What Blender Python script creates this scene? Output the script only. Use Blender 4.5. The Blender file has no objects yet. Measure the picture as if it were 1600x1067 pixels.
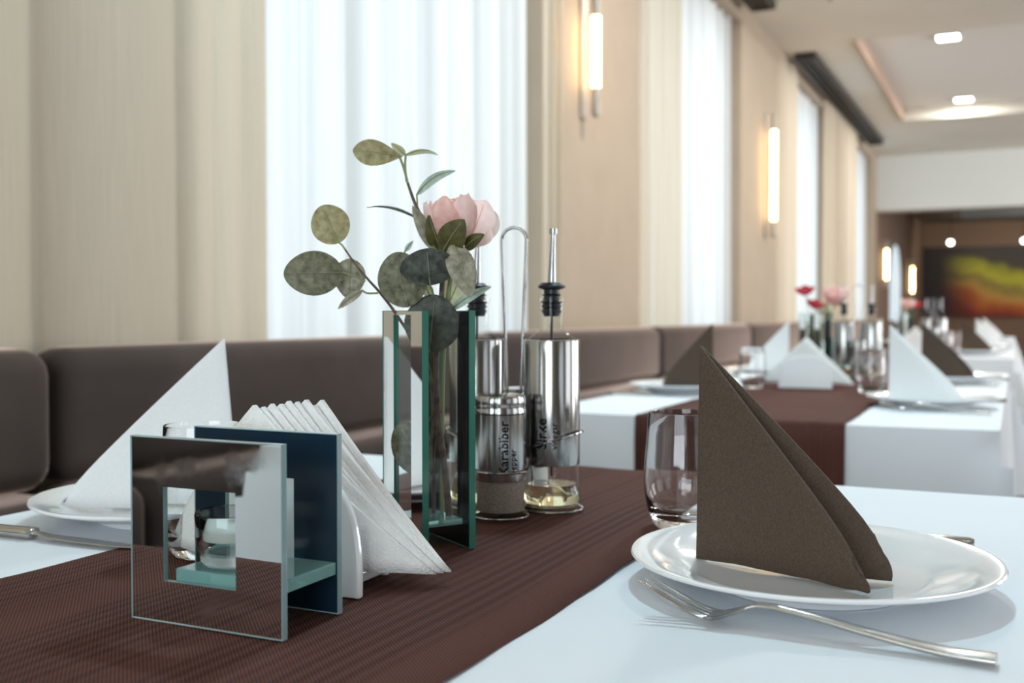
import bpy, bmesh, math, random
from mathutils import Vector, Matrix
random.seed(7)
PI = math.pi
S = bpy.context.scene
COL = S.collection
# ------------------------------------------------------------------ camera
YAW = math.radians(25.27)
cam_d = bpy.data.cameras.new('camera'); cam = bpy.data.objects.new('camera', cam_d); COL.objects.link(cam)
cam.location = (0, 0, 0.95)
cam.rotation_euler = (math.radians(90 - 1.47), 0, YAW)
cam_d.sensor_width = 36; cam_d.lens = 36 * 1673 / 1600
cam_d.clip_start = 0.02; cam_d.clip_end = 200
cam_d.dof.use_dof = True; cam_d.dof.focus_distance = 0.80; cam_d.dof.aperture_fstop = 6.5
S.camera = cam
# ------------------------------------------------------------------ light, exposure
S.view_settings.view_transform = 'Standard'; S.view_settings.look = 'None'
S.view_settings.gamma = 1; S.view_settings.use_curve_mapping = False
S.view_settings.exposure = 0.0
W = bpy.data.worlds.new('daylight'); S.world = W; W.use_nodes = True
W.node_tree.nodes['Background'].inputs[0].default_value = (0.80, 0.91, 1.0, 1)
W.node_tree.nodes['Background'].inputs[1].default_value = 1.0
DAY = (0.965, 0.985, 1.0)
K = dict(left=.066, right=1, back=.50, down=.45)
def area(name, loc, rot, sx, sy, power, color, spread=PI):
    l = bpy.data.lights.new(name, 'AREA'); l.shape = 'RECTANGLE'; l.size = sx; l.size_y = sy
    l.energy = power; l.color = color; l.spread = spread
    o = bpy.data.objects.new(name, l); COL.objects.link(o); o.location = loc; o.rotation_euler = rot
    return o
WINDOWS = [(-1.25, 0.75), (1.79, 3.79), (4.79, 6.79), (7.95, 10.1), (11.2, 13.4)]
for a, b in WINDOWS:      # sky light falling on each window of the bench side
    area('window_daylight', (-2.06, (a + b) / 2, 1.65), (0, -PI / 2, 0), 2.3, b - a, K['left'] * 92 * (b - a), DAY)
for y, p in ((-2.0, 3), (1.5, 22), (5.0, 105), (9.0, 120), (12.4, 230)):   # windows of the opposite side of the room, uneven powers keep the near bench dark; last one added for the end wall
    area('window_daylight', (5.36, y, 1.6), (0, PI / 2, 0), 2.2, 2.2, K['right'] * p, DAY)
area('window_daylight', (.2, -4.36, 1.7), (PI / 2, 0, 0), 3.0, 2.2, K['back'] * 250, (.88, .95, 1.0))  # assumed window behind the camera, placed to fill camera-facing sides but spare the bench
# ------------------------------------------------------------------ helpers
def link(name, data, parent=None, loc=None, rz=None):
    o = bpy.data.objects.new(name, data); COL.objects.link(o)
    if parent is not None: o.parent = parent
    if loc is not None: o.location = loc
    if rz is not None: o.rotation_euler = (0, 0, rz)
    return o
def tag(o, label=None, cat=None, group=None, kind=None):
    if label: o['label'] = label
    if cat: o['category'] = cat
    if group: o['group'] = group
    if kind: o['kind'] = kind
    return o
def thing(name, label, cat, loc=(0, 0, 0), rz=0, group=None):
    return tag(link(name, None, None, loc, rz), label, cat, group)
def me(name, vs, fs, mats, smooth=True, angle=40, idx=None):
    m = bpy.data.meshes.new(name); m.from_pydata([tuple(v) for v in vs], [], fs)
    for k in (mats if isinstance(mats, (list, tuple)) else [mats]): m.materials.append(k)
    if idx: m.polygons.foreach_set('material_index', idx)
    bm = bmesh.new(); bm.from_mesh(m); bmesh.ops.recalc_face_normals(bm, faces=bm.faces); bm.to_mesh(m); bm.free()
    if smooth:
        m.polygons.foreach_set('use_smooth', [True] * len(m.polygons))
        m.set_sharp_from_angle(angle=math.radians(angle))
    m.update(); return m
def copy_tree(o, parent=None):
    c = o.copy(); COL.objects.link(c); c.parent = parent
    for ch in list(o.children): copy_tree(ch, c)
    return c
def lathe(prof, seg=48):
    """closed ring sweep of (r,z) points; r==0 ends become poles"""
    vs, fs, rings = [], [], []
    for r, z in prof:
        if r < 1e-6: rings.append([len(vs)]); vs.append((0, 0, z))
        else:
            rings.append(list(range(len(vs), len(vs) + seg)))
            for k in range(seg): a = 2 * PI * k / seg; vs.append((r * math.cos(a), r * math.sin(a), z))
    for A, B in zip(rings, rings[1:]):
        if len(A) == 1 and len(B) == 1: continue
        for k in range(seg):
            n = (k + 1) % seg
            if len(A) == 1: fs.append((A[0], B[n], B[k]))
            elif len(B) == 1: fs.append((A[k], A[n], B[0]))
            else: fs.append((A[k], A[n], B[n], B[k]))
    return vs, fs
def loft(rings, cap=True, closed=False):
    n = len(rings[0]); vs = [p for r in rings for p in r]; fs = []
    R = len(rings)
    for i in range(R if closed else R - 1):
        j = (i + 1) % R
        for k in range(n):
            m = (k + 1) % n; fs.append((i * n + k, i * n + m, j * n + m, j * n + k))
    if cap and not closed: fs.append(tuple(range(n))[::-1]); fs.append(tuple(range((R - 1) * n, R * n)))
    return vs, fs
def tube(pts, r, seg=8, closed=False):
    pts = [Vector(p) for p in pts]; rings = []; N = len(pts)
    rr = r if isinstance(r, (list, tuple)) else [r] * N
    up = Vector((0, 0, 1)); prev = None
    for i, p in enumerate(pts):
        if closed: t = pts[(i + 1) % N] - pts[i - 1]
        else: t = pts[min(i + 1, N - 1)] - pts[max(i - 1, 0)]
        t.normalize()
        if prev is None:
            a = t.cross(up)
            if a.length < .1: a = t.cross(Vector((1, 0, 0)))
        else: a = prev - t * prev.dot(t)
        a.normalize(); prev = a; b = t.cross(a)
        rings.append([tuple(p + (a * math.cos(2 * PI * k / seg) + b * math.sin(2 * PI * k / seg)) * rr[i]) for k in range(seg)])
    return loft(rings, True, closed)
def join(*parts):
    vs, fs = [], []
    for v, f in parts:
        o = len(vs); vs += list(v); fs += [tuple(i + o for i in q) for q in f]
    return vs, fs
def move(vf, d=(0, 0, 0), rz=0):
    c, s = math.cos(rz), math.sin(rz)
    return [(v[0] * c - v[1] * s + d[0], v[0] * s + v[1] * c + d[1], v[2] + d[2]) for v in vf[0]], vf[1]
def box(x0, x1, y0, y1, z0, z1):
    vs = [(x, y, z) for z in (z0, z1) for x, y in ((x0, y0), (x1, y0), (x1, y1), (x0, y1))]
    return vs, [(3, 2, 1, 0), (4, 5, 6, 7), (0, 1, 5, 4), (1, 2, 6, 5), (2, 3, 7, 6), (3, 0, 4, 7)]
def bev(o, w, seg=2):
    b = o.modifiers.new('bevel', 'BEVEL'); b.width = w; b.segments = seg; b.limit_method = 'ANGLE'; b.angle_limit = math.radians(40)
    return o
def solid(o, t, off=0):
    b = o.modifiers.new('thickness', 'SOLIDIFY'); b.thickness = t; b.offset = off; return o
def spline(pts, n=8):
    """Catmull-Rom through points"""
    P = [Vector(p) for p in pts]; P = [P[0] * 2 - P[1]] + P + [P[-1] * 2 - P[-2]]; out = []
    for i in range(1, len(P) - 2):
        for k in range(n):
            t = k / n; a, b, c, d = P[i - 1:i + 3]
            out.append(.5 * ((2 * b) + (c - a) * t + (2 * a - 5 * b + 4 * c - d) * t * t + (3 * b - a - 3 * c + d) * t ** 3))
    out.append(P[-2]); return out
def interp(x, tab):
    if x <= tab[0][0]: return tab[0][1]
    for (a, va), (b, vb) in zip(tab, tab[1:]):
        if x <= b:
            t = (x - a) / (b - a); t = t * t * (3 - 2 * t); return va + (vb - va) * t
    return tab[-1][1]
# ------------------------------------------------------------------ materials
def mat(name, col, rough=.5, metal=0, **kw):
    m = bpy.data.materials.new(name); m.use_nodes = True; b = m.node_tree.nodes['Principled BSDF']
    b.inputs['Base Color'].default_value = (*col, 1); b.inputs['Roughness'].default_value = rough; b.inputs['Metallic'].default_value = metal
    for k, v in kw.items(): b.inputs[k.replace('_', ' ')].default_value = v
    return m
def nodes(m): return m.node_tree.nodes, m.node_tree.links, m.node_tree.nodes['Principled BSDF']
def add_noise(m, c1, c2, scale, stretch=(1, 1, 1), bump=0., dist=.001, detail=4, lo=.35, hi=.65):
    N, L, b = nodes(m)
    tc = N.new('ShaderNodeTexCoord'); mp = N.new('ShaderNodeMapping'); mp.inputs['Scale'].default_value = stretch
    nz = N.new('ShaderNodeTexNoise'); nz.inputs['Scale'].default_value = scale; nz.inputs['Detail'].default_value = detail
    r = N.new('ShaderNodeValToRGB'); r.color_ramp.elements[0].color = (*c1, 1); r.color_ramp.elements[1].color = (*c2, 1)
    r.color_ramp.elements[0].position = lo; r.color_ramp.elements[1].position = hi
    L.new(tc.outputs['Object'], mp.inputs[0]); L.new(mp.outputs[0], nz.inputs['Vector']); L.new(nz.outputs['Fac'], r.inputs[0]); L.new(r.outputs[0], b.inputs['Base Color'])
    if bump:
        bp = N.new('ShaderNodeBump'); bp.inputs['Strength'].default_value = bump; bp.inputs['Distance'].default_value = dist
        L.new(nz.outputs['Fac'], bp.inputs['Height']); L.new(bp.outputs[0], b.inputs['Normal'])
    return m
def emit(name, col, s):
    m = mat(name, (0, 0, 0)); b = m.node_tree.nodes['Principled BSDF']
    b.inputs['Emission Color'].default_value = (*col, 1); b.inputs['Emission Strength'].default_value = s; return m
def thin_glass(name, tint=(.95, .98, .97), refl=1.0):
    m = bpy.data.materials.new(name); m.use_nodes = True; N, L = m.node_tree.nodes, m.node_tree.links; N.clear()
    o = N.new('ShaderNodeOutputMaterial'); mx = N.new('ShaderNodeMixShader'); t = N.new('ShaderNodeBsdfTransparent'); g = N.new('ShaderNodeBsdfGlossy')
    f = N.new('ShaderNodeLayerWeight'); t.inputs[0].default_value = (*tint, 1); g.inputs['Roughness'].default_value = .02
    pw = N.new('ShaderNodeMath'); pw.operation = 'POWER'; pw.inputs[1].default_value = 4.0; L.new(f.outputs['Facing'], pw.inputs[0])
    mu = N.new('ShaderNodeMath'); mu.operation = 'MULTIPLY_ADD'; mu.inputs[1].default_value = .75 * refl; mu.inputs[2].default_value = .05 * refl; mu.use_clamp = True
    L.new(pw.outputs[0], mu.inputs[0]); L.new(mu.outputs[0], mx.inputs[0]); L.new(t.outputs[0], mx.inputs[1]); L.new(g.outputs[0], mx.inputs[2]); L.new(mx.outputs[0], o.inputs[0])
    return m
def cloth_through(name, col, trans, transp, streak=0., freq=60):
    """woven curtain: diffuse + translucent, with open weave letting some light straight through"""
    m = bpy.data.materials.new(name); m.use_nodes = True; N, L = m.node_tree.nodes, m.node_tree.links; N.clear()
    o = N.new('ShaderNodeOutputMaterial'); d = N.new('ShaderNodeBsdfDiffuse'); t = N.new('ShaderNodeBsdfTranslucent'); p = N.new('ShaderNodeBsdfTransparent')
    a = N.new('ShaderNodeMixShader'); b = N.new('ShaderNodeMixShader'); a.inputs[0].default_value = trans; b.inputs[0].default_value = transp
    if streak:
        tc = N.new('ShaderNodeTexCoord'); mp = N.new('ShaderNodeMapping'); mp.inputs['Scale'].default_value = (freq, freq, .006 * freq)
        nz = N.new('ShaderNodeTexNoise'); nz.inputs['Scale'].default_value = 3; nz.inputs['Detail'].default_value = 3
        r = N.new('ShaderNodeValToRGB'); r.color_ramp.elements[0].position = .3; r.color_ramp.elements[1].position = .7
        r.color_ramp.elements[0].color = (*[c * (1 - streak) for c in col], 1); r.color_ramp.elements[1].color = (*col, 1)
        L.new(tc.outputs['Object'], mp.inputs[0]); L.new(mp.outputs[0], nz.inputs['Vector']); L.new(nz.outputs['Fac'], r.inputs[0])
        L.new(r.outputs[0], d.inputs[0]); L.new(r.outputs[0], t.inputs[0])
    else:
        d.inputs[0].default_value = (*col, 1); t.inputs[0].default_value = (*col, 1)
    L.new(d.outputs[0], a.inputs[1]); L.new(t.outputs[0], a.inputs[2]); L.new(a.outputs[0], b.inputs[1]); L.new(p.outputs[0], b.inputs[2]); L.new(b.outputs[0], o.inputs[0])
    return m
M = {}
M['wall'] = add_noise(mat('wall_paint', (.41, .325, .24), .8), (.40, .316, .232), (.42, .334, .247), 6)
M['white_wall'] = mat('white_wall_paint', (.80, .82, .80), .8)
M['ceil'] = add_noise(mat('ceiling_paint', (.72, .68, .60), .8), (.70, .66, .58), (.74, .70, .62), 2)
M['tray'] = mat('tray_paint', (.80, .77, .72), .8)
M['tray_lip'] = mat('tray_lip_paint', (.42, .29, .21), .7)
M['vent'] = mat('dark_vent_metal', (.012, .010, .010), .5)
M['floor'] = add_noise(mat('floor_wood', (.10, .06, .04), .45), (.07, .04, .028), (.13, .08, .055), 4, (1, 8, 1))
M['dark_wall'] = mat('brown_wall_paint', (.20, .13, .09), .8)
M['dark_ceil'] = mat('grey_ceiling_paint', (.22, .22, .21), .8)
M['sheer'] = cloth_through('sheer_fabric', (.95, .955, .95), .80, .03, .30, 5)  # broad darker streaks in the colour imitate the shading of folds
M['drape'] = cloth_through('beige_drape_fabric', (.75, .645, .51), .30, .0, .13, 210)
M['backlit_drape'] = cloth_through('backlit_drape_fabric', (.82, .75, .64), .65, .0, .15, 60)  # drape copy, paler and more translucent to imitate backlight
M['velvet'] = add_noise(mat('brown_velvet', (.05, .04, .037), .8, Sheen_Weight=1.0, Sheen_Roughness=.28, Sheen_Tint=(1.0, .76, .66, 1), Specular_IOR_Level=.05), (.058, .044, .039), (.074, .056, .050), 5)
M['cloth'] = add_noise(mat('white_cotton', (.77, .82, .87), .75, Sheen_Weight=.05), (.76, .81, .86), (.79, .84, .89), 3, (1, 1, 1), .25, .01, 2)
M['white_napkin'] = add_noise(mat('white_napkin_cloth', (.82, .85, .86), .85), (.80, .83, .84), (.84, .87, .88), 500, (1, 1, 1), .3, .0006)
M['brown_napkin'] = add_noise(mat('brown_napkin_cloth', (.09, .06, .04), .85), (.058, .040, .026), (.092, .064, .042), 900, (1, 1, .6), .5, .0006)
M['paper'] = None
M['porcelain'] = mat('white_porcelain', (.84, .86, .88), .12, Coat_Weight=.4)
M['steel'] = mat('brushed_steel', (.40, .40, .395), .17, 1)
M['chrome'] = mat('chrome', (.36, .37, .38), .08, 1)
M['cutlery'] = add_noise(mat('cutlery_steel', (.62, .60, .57), .2, 1), (.46, .445, .42), (.56, .54, .51), 60, (1, 1, 1))
M['mirror'] = None
M['navy'] = mat('navy_back_paint', (.010, .028, .050), .22)
M['black_back'] = mat('black_back_paint', (.008, .009, .010), .2)
M['edge'] = mat('green_glass_edge', (.60, .85, .88), .10, Transmission_Weight=.6)
M['vase_edge'] = mat('vase_glass_edge', (.07, .30, .23), .10, Transmission_Weight=.5)
M['pane'] = thin_glass('clear_pane_glass', (.95, .98, .975), .45)
M['window_glass'] = thin_glass('window_glass', (.97, .99, .99))
M['thin'] = thin_glass('thin_clear_glass', (.97, .985, .98), .5)
M['slab'] = mat('green_glass_slab', (.50, .86, .84), .05, Transmission_Weight=.7, IOR=1.5)
M['glass'] = mat('tumbler_glass', (1, 1, 1), .0, Transmission_Weight=1.0, IOR=1.47)
M['wax'] = mat('white_wax', (.86, .85, .80), .4, Subsurface_Weight=.2)
M['liquid'] = mat('vinegar_liquid', (.93, .86, .58), .0, Transmission_Weight=1.0, IOR=1.34)
M['rubber'] = mat('black_stopper_rubber', (.012, .016, .022), .35)
M['pepper'] = add_noise(mat('ground_pepper', (.2, .15, .11), .9), (.17, .135, .11), (.25, .205, .17), 500)
M['salt'] = mat('salt_grains', (.85, .84, .82), .8)
M['ink'] = mat('black_print', (.004, .004, .005), .9, Specular_IOR_Level=0.)
M['wood'] = mat('table_wood', (.12, .07, .04), .5)
M['lamp_glow'] = emit('warm_tube_glow', (1.0, .66, .30), 20)
M['down_glow'] = emit('downlight_glow', (.92, .98, 1.0), 16)
M['spot_glow'] = emit('spot_glow', (1.0, .95, .85), 10)
M['bracket'] = mat('lamp_bracket', (.45, .40, .34), .4, .6)
M['frame'] = mat('window_frame', (.75, .75, .72), .5)
M['stem'] = add_noise(mat('brown_stem', (.10, .06, .05), .7), (.06, .035, .03), (.16, .11, .09), 120)
M['green_stem'] = mat('green_stem', (.25, .28, .14), .6)
def leaf_mat(name, c1, c2, trans=.25):
    m = add_noise(mat(name, c1, .6), c1, c2, 170, (1, 1, 1), .3, .0005, 8, .3, .72); N, L, b = nodes(m)
    t = N.new('ShaderNodeBsdfTranslucent'); mx = N.new('ShaderNodeMixShader'); mx.inputs[0].default_value = trans
    src = b.inputs['Base Color'].links[0].from_socket; L.new(src, t.inputs[0])
    o = [n for n in N if n.type == 'OUTPUT_MATERIAL'][0]
    L.new(b.outputs[0], mx.inputs[1]); L.new(t.outputs[0], mx.inputs[2]); L.new(mx.outputs[0], o.inputs[0]); return m
M['leaf_olive'] = leaf_mat('olive_leaf', (.22, .20, .085), (.48, .44, .25), .45)
M['leaf_grey'] = leaf_mat('grey_green_leaf', (.16, .16, .11), (.48, .46, .36), .25)
M['leaf_dark'] = leaf_mat('dark_green_leaf', (.012, .020, .017), (.095, .110, .085), .08)
M['leaf_mid'] = leaf_mat('moss_green_leaf', (.060, .068, .035), (.24, .235, .15), .2)
M['leaf_teal'] = leaf_mat('teal_leaf', (.30, .45, .39), (.52, .62, .55), .4)
M['leaf_pale'] = leaf_mat('pale_green_leaf', (.46, .48, .28), (.60, .60, .40), .4)
M['sepal'] = leaf_mat('olive_sepal', (.055, .055, .012), (.13, .12, .035), .25)
M['petal'] = leaf_mat('pink_petal', (.93, .72, .68), (.97, .84, .81), .5)
M['petal_deep'] = leaf_mat('rose_petal', (.88, .56, .50), (.95, .74, .70), .5)
M['red_petal'] = leaf_mat('red_petal', (.50, .02, .05), (.72, .06, .10), .3)
# paper napkin with a small embossed pattern
m = mat('white_embossed_paper', (.86, .87, .86), .9); N, L, b = nodes(m)
tc = N.new('ShaderNodeTexCoord'); vo = N.new('ShaderNodeTexVoronoi'); vo.inputs['Scale'].default_value = 240; vo.inputs['Randomness'].default_value = .35
sn = N.new('ShaderNodeMath'); sn.operation = 'SINE'; mu = N.new('ShaderNodeMath'); mu.operation = 'MULTIPLY'; mu.inputs[1].default_value = 16
bp = N.new('ShaderNodeBump'); bp.inputs['Strength'].default_value = .28; bp.inputs['Distance'].default_value = .0006
L.new(tc.outputs['Object'], vo.inputs['Vector']); L.new(vo.outputs['Distance'], mu.inputs[0]); L.new(mu.outputs[0], sn.inputs[0]); L.new(sn.outputs[0], bp.inputs['Height']); L.new(bp.outputs[0], b.inputs['Normal'])
M['paper'] = m
# mirror with smudges and fine scratches
m = mat('smudged_mirror', (.86, .88, .87), .02, 1); N, L, b = nodes(m)
tc = N.new('ShaderNodeTexCoord'); mp = N.new('ShaderNodeMapping'); mp.inputs['Scale'].default_value = (1, 1, .22)
n1 = N.new('ShaderNodeTexNoise'); n1.inputs['Scale'].default_value = 26; n1.inputs['Detail'].default_value = 5
r1 = N.new('ShaderNodeValToRGB'); r1.color_ramp.elements[0].position = .56; r1.color_ramp.elements[1].position = .80
r1.color_ramp.elements[0].color = (.015, .015, .015, 1); r1.color_ramp.elements[1].color = (.22, .22, .22, 1)
L.new(tc.outputs['Object'], n1.inputs['Vector']); L.new(n1.outputs['Fac'], r1.inputs[0]); L.new(r1.outputs[0], b.inputs['Roughness'])
M['mirror'] = m
# table runner: plain weave with ribbed stripes along its length
m = mat('brown_runner_weave', (.09, .045, .038), .85, Specular_IOR_Level=.15); N, L, b = nodes(m)
tc = N.new('ShaderNodeTexCoord'); sp = N.new('ShaderNodeSeparateXYZ'); L.new(tc.outputs['Object'], sp.inputs[0])
def mth(op, a, bv=None):
    n = N.new('ShaderNodeMath'); n.operation = op
    for i, v in enumerate((a, bv)):
        if v is None: continue
        if isinstance(v, (int, float)): n.inputs[i].default_value = v
        else: L.new(v, n.inputs[i])
    return n.outputs[0]
per = 2 * PI / .0030
wx = mth('SINE', mth('MULTIPLY', sp.outputs[0], per)); wy = mth('SINE', mth('MULTIPLY', sp.outputs[1], per)); wv = mth('MULTIPLY', wx, wy)
wv = mth('ADD', mth('MULTIPLY', wv, .5), .5)
rib = mth('ADD', mth('MULTIPLY', mth('SINE', mth('MULTIPLY', sp.outputs[0], 2 * PI / .011)), .5), .5)
nz = N.new('ShaderNodeTexNoise'); nz.inputs['Scale'].default_value = 1; mp = N.new('ShaderNodeMapping'); mp.inputs['Scale'].default_value = (22, .6, 1)
L.new(tc.outputs['Object'], mp.inputs[0]); L.new(mp.outputs[0], nz.inputs['Vector'])
band = N.new('ShaderNodeValToRGB'); band.color_ramp.elements[0].position = .45; band.color_ramp.elements[1].position = .6; L.new(nz.outputs['Fac'], band.inputs[0])
stripe = mth('MULTIPLY', rib, band.outputs[0])
val = mth('SUBTRACT', mth('MULTIPLY', wv, 1.0), mth('MULTIPLY', stripe, .24))
cr = N.new('ShaderNodeValToRGB'); cr.color_ramp.elements[0].position = .0; cr.color_ramp.elements[1].position = 1.0
cr.color_ramp.elements[0].color = (.012, .005, .005, 1); cr.color_ramp.elements[1].color = (.185, .074, .056, 1)
L.new(val, cr.inputs[0]); L.new(cr.outputs[0], b.inputs['Base Color'])
bp = N.new('ShaderNodeBump'); bp.inputs['Strength'].default_value = .6; bp.inputs['Distance'].default_value = .0006; L.new(wv, bp.inputs['Height']); L.new(bp.outputs[0], b.inputs['Normal'])
M['runner'] = m
# mural: soft abstract sweep of yellow and red on near black
m = mat('abstract_mural', (0, 0, 0), .5); N, L, b = nodes(m)
tc = N.new('ShaderNodeTexCoord'); sp = N.new('ShaderNodeSeparateXYZ'); L.new(tc.outputs['Object'], sp.inputs[0])
nz = N.new('ShaderNodeTexNoise'); nz.inputs['Scale'].default_value = 1.6; nz.inputs['Detail'].default_value = 2; L.new(tc.outputs['Object'], nz.inputs['Vector'])
v = mth('ADD', mth('ADD', sp.outputs[2], mth('MULTIPLY', sp.outputs[0], .30)), mth('MULTIPLY', mth('ADD', nz.outputs['Fac'], -.5), .55))
cr = N.new('ShaderNodeValToRGB'); e = cr.color_ramp.elements; e[0].position = 0; e[0].color = (.10, .004, .006, 1); e[1].position = 1; e[1].color = (.012, .008, .006, 1)
for p, c in ((.26, (.20, .012, .006)), (.40, (.40, .10, .01)), (.50, (.46, .26, .05)), (.58, (.22, .17, .03)), (.66, (.42, .40, .02)), (.73, (.26, .27, .004)), (.80, (.03, .022, .006))):
    q = e.new(p); q.color = (*c, 1)
L.new(mth('MULTIPLY', v, .62), cr.inputs[0])
lr = N.new('ShaderNodeMapRange'); lr.interpolation_type = 'SMOOTHSTEP'; lr.inputs['From Min'].default_value = .25; lr.inputs['From Max'].default_value = 1.0; L.new(sp.outputs[0], lr.inputs['Value'])
mx = N.new('ShaderNodeMix'); mx.data_type = 'RGBA'; mx.inputs[6].default_value = (.012, .006, .008, 1); L.new(lr.outputs[0], mx.inputs[0]); L.new(cr.outputs[0], mx.inputs[7]); L.new(mx.outputs[2], b.inputs['Base Color'])
M['mural'] = m
# ------------------------------------------------------------------ room shell
def struct(name, vf, m, parent=None, smooth=False):
    o = link(name, me(name, *vf, m, smooth), parent)
    if parent is None: o['kind'] = 'structure'
    return o
struct('floor', box(-2.0, 5.4, -4.4, 22, -.1, 0), M['floor'])
WZ0, WZ1, WT = .5, 2.8, 3.25
ys = [-4.4]
segs = []
for a, b in WINDOWS:
    segs.append(box(-2.0, -1.6, ys[-1], a, 0, WT)); segs.append(box(-2.0, -1.6, a, b, 0, WZ0)); segs.append(box(-2.0, -1.6, a, b, WZ1, WT)); ys.append(b)
segs.append(box(-2.0, -1.6, ys[-1], 14.0, 0, WT))
struct('wall_left', join(*segs), M['wall'])
for i, (a, b) in enumerate(WINDOWS):
    c = (a + b) / 2
    w = struct('window_%d' % (i + 1), join(box(-1.96, -1.90, a, a + .06, WZ0, WZ1), box(-1.96, -1.90, b - .06, b, WZ0, WZ1), box(-1.96, -1.90, c - .04, c + .04, WZ0, WZ1),
               box(-1.96, -1.90, a, b, WZ0, WZ0 + .06), box(-1.96, -1.90, a, b, WZ1 - .06, WZ1)), M['frame'])
    for p, q in ((a + .06, c - .04), (c + .04, b - .06)):
        struct('pane', box(-1.935, -1.925, p, q, WZ0 + .06, WZ1 - .06), M['window_glass'], w)
# opposite wall and wall behind the camera, each with tall windows
segs = []; y = -4.4
for c in (-2.0, 1.5, 5.0, 9.0, 12.4):
    segs += [box(5.0, 5.3, y, c - 1.1, 0, WT), box(5.0, 5.3, c - 1.1, c + 1.1, 0, .5), box(5.0, 5.3, c - 1.1, c + 1.1, 2.7, WT)]; y = c + 1.1
segs.append(box(5.0, 5.3, y, 22, 0, WT)); struct('wall_right', join(*segs), M['wall'])
struct('wall_back', join(box(-2.0, -1.3, -4.3, -4.0, 0, WT), box(1.7, 5.3, -4.3, -4.0, 0, WT), box(-1.3, 1.7, -4.3, -4.0, 0, .6), box(-1.3, 1.7, -4.3, -4.0, 2.8, WT)), M['wall'])
# ceiling with three sunken trays
TR = [(-1.2, 2.3), (3.4, 6.9), (8.0, 11.5)]; TX0, TX1, CZ, TZ = -1.08, 1.6, 2.9, 3.03
segs = [box(-2.0, TX0, -4.4, 14.0, CZ, 3.25), box(TX1, 5.3, -4.4, 14.0, CZ, 3.25)]; y = -4.4
for a, b in TR: segs.append(box(TX0, TX1, y, a, CZ, 3.25)); segs.append(box(TX0, TX1, a, b, TZ, 3.25)); y = b
segs.append(box(TX0, TX1, y, 14.0, CZ, 3.25)); ce = struct('ceiling', join(*segs), M['ceil'])
for a, b in TR:
    struct('tray_lip', join(box(TX0, TX0 + .02, a, b, CZ - .012, TZ), box(TX1 - .02, TX1, a, b, CZ - .012, TZ)), M['tray_lip'], ce)
    struct('tray_panel', box(TX0 + .02, TX1 - .02, a + .001, b - .001, TZ - .012, TZ - .002), M['tray'], ce)
# end wall over a wide opening, and the darker room beyond it
struct('wall_end', join(box(-1.6, 5.0, 14.0, 14.3, 2.23, CZ), box(4.2, 5.0, 14.0, 14.3, 0, 2.23)), M['white_wall'])
struct('wall_far_left', join(box(-2.0, -1.6, 14.0, 15.6, 0, 3.0), box(-2.0, -1.6, 17.3, 21.3, 0, 3.0), box(-2.0, -1.6, 15.6, 17.3, 0, .85), box(-2.0, -1.6, 15.6, 17.3, 2.0, 3.0)), M['dark_wall'])
struct('wall_far_end', box(-1.6, 5.0, 21.1, 21.3, 0, 3.0), M['dark_wall'])
struct('ceiling_far_room', box(-1.6, 5.0, 14.3, 21.1, 2.62, 2.8), M['dark_ceil'])
struct('trim_1', box(-.75, 5.0, 17.0, 17.5, 2.36, 2.62), M['dark_ceil'])
# arched window in the far room: pane with pointed-oval head
aw = struct('window_6', join(box(-1.66, -1.62, 15.6, 15.72, .85, 2.0), box(-1.66, -1.62, 17.18, 17.3, .85, 2.0)), M['dark_wall'])
pts = [(15.72, .86), (17.18, .86)] + [(16.45 + .73 * math.cos(PI * k / 24), 1.35 + .6 * math.sin(PI * k / 24)) for k in range(25)]
pv = [(-1.615, y_, z_) for y_, z_ in pts] + [(-1.605, y_, z_) for y_, z_ in pts]; n = len(pts)
pf = [tuple(range(n)), tuple(range(n, 2 * n))[::-1]] + [(k, (k + 1) % n, (k + 1) % n + n, k + n) for k in range(n)]
struct('pane', (pv, pf), emit('glowing_far_pane', (.80, .92, 1.0), .9), aw)  # pane glows by itself in place of daylight from outside
# dark linear vents in the ceiling along the curtains
for (a, b), lb in zip(((1.9, 3.8), (4.9, 6.79), (8.2, 12.7)), ('dark linear ceiling vent above the nearest window', 'dark linear ceiling vent above the second window', 'long dark linear ceiling vent above the far windows')):
    v = thing('ceiling_vent', lb, 'vent', (-1.46, (a + b) / 2, CZ - .05), group='ceiling vents')
    h = (b - a) / 2
    link('vent_frame', me('vent_frame', *join(box(-.075, -.06, -h, h, 0, .049), box(.06, .075, -h, h, 0, .049), box(-.06, .06, -h, -h + .02, 0, .049), box(-.06, .06, h - .02, h, 0, .049)), M['vent'], False), v)
    for k in range(3): link('vent_slat', me('vent_slat', *box(-.05 + k * .04, -.03 + k * .04, -h + .02, h - .02, .01, .049), M['vent'], False), v)
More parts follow.
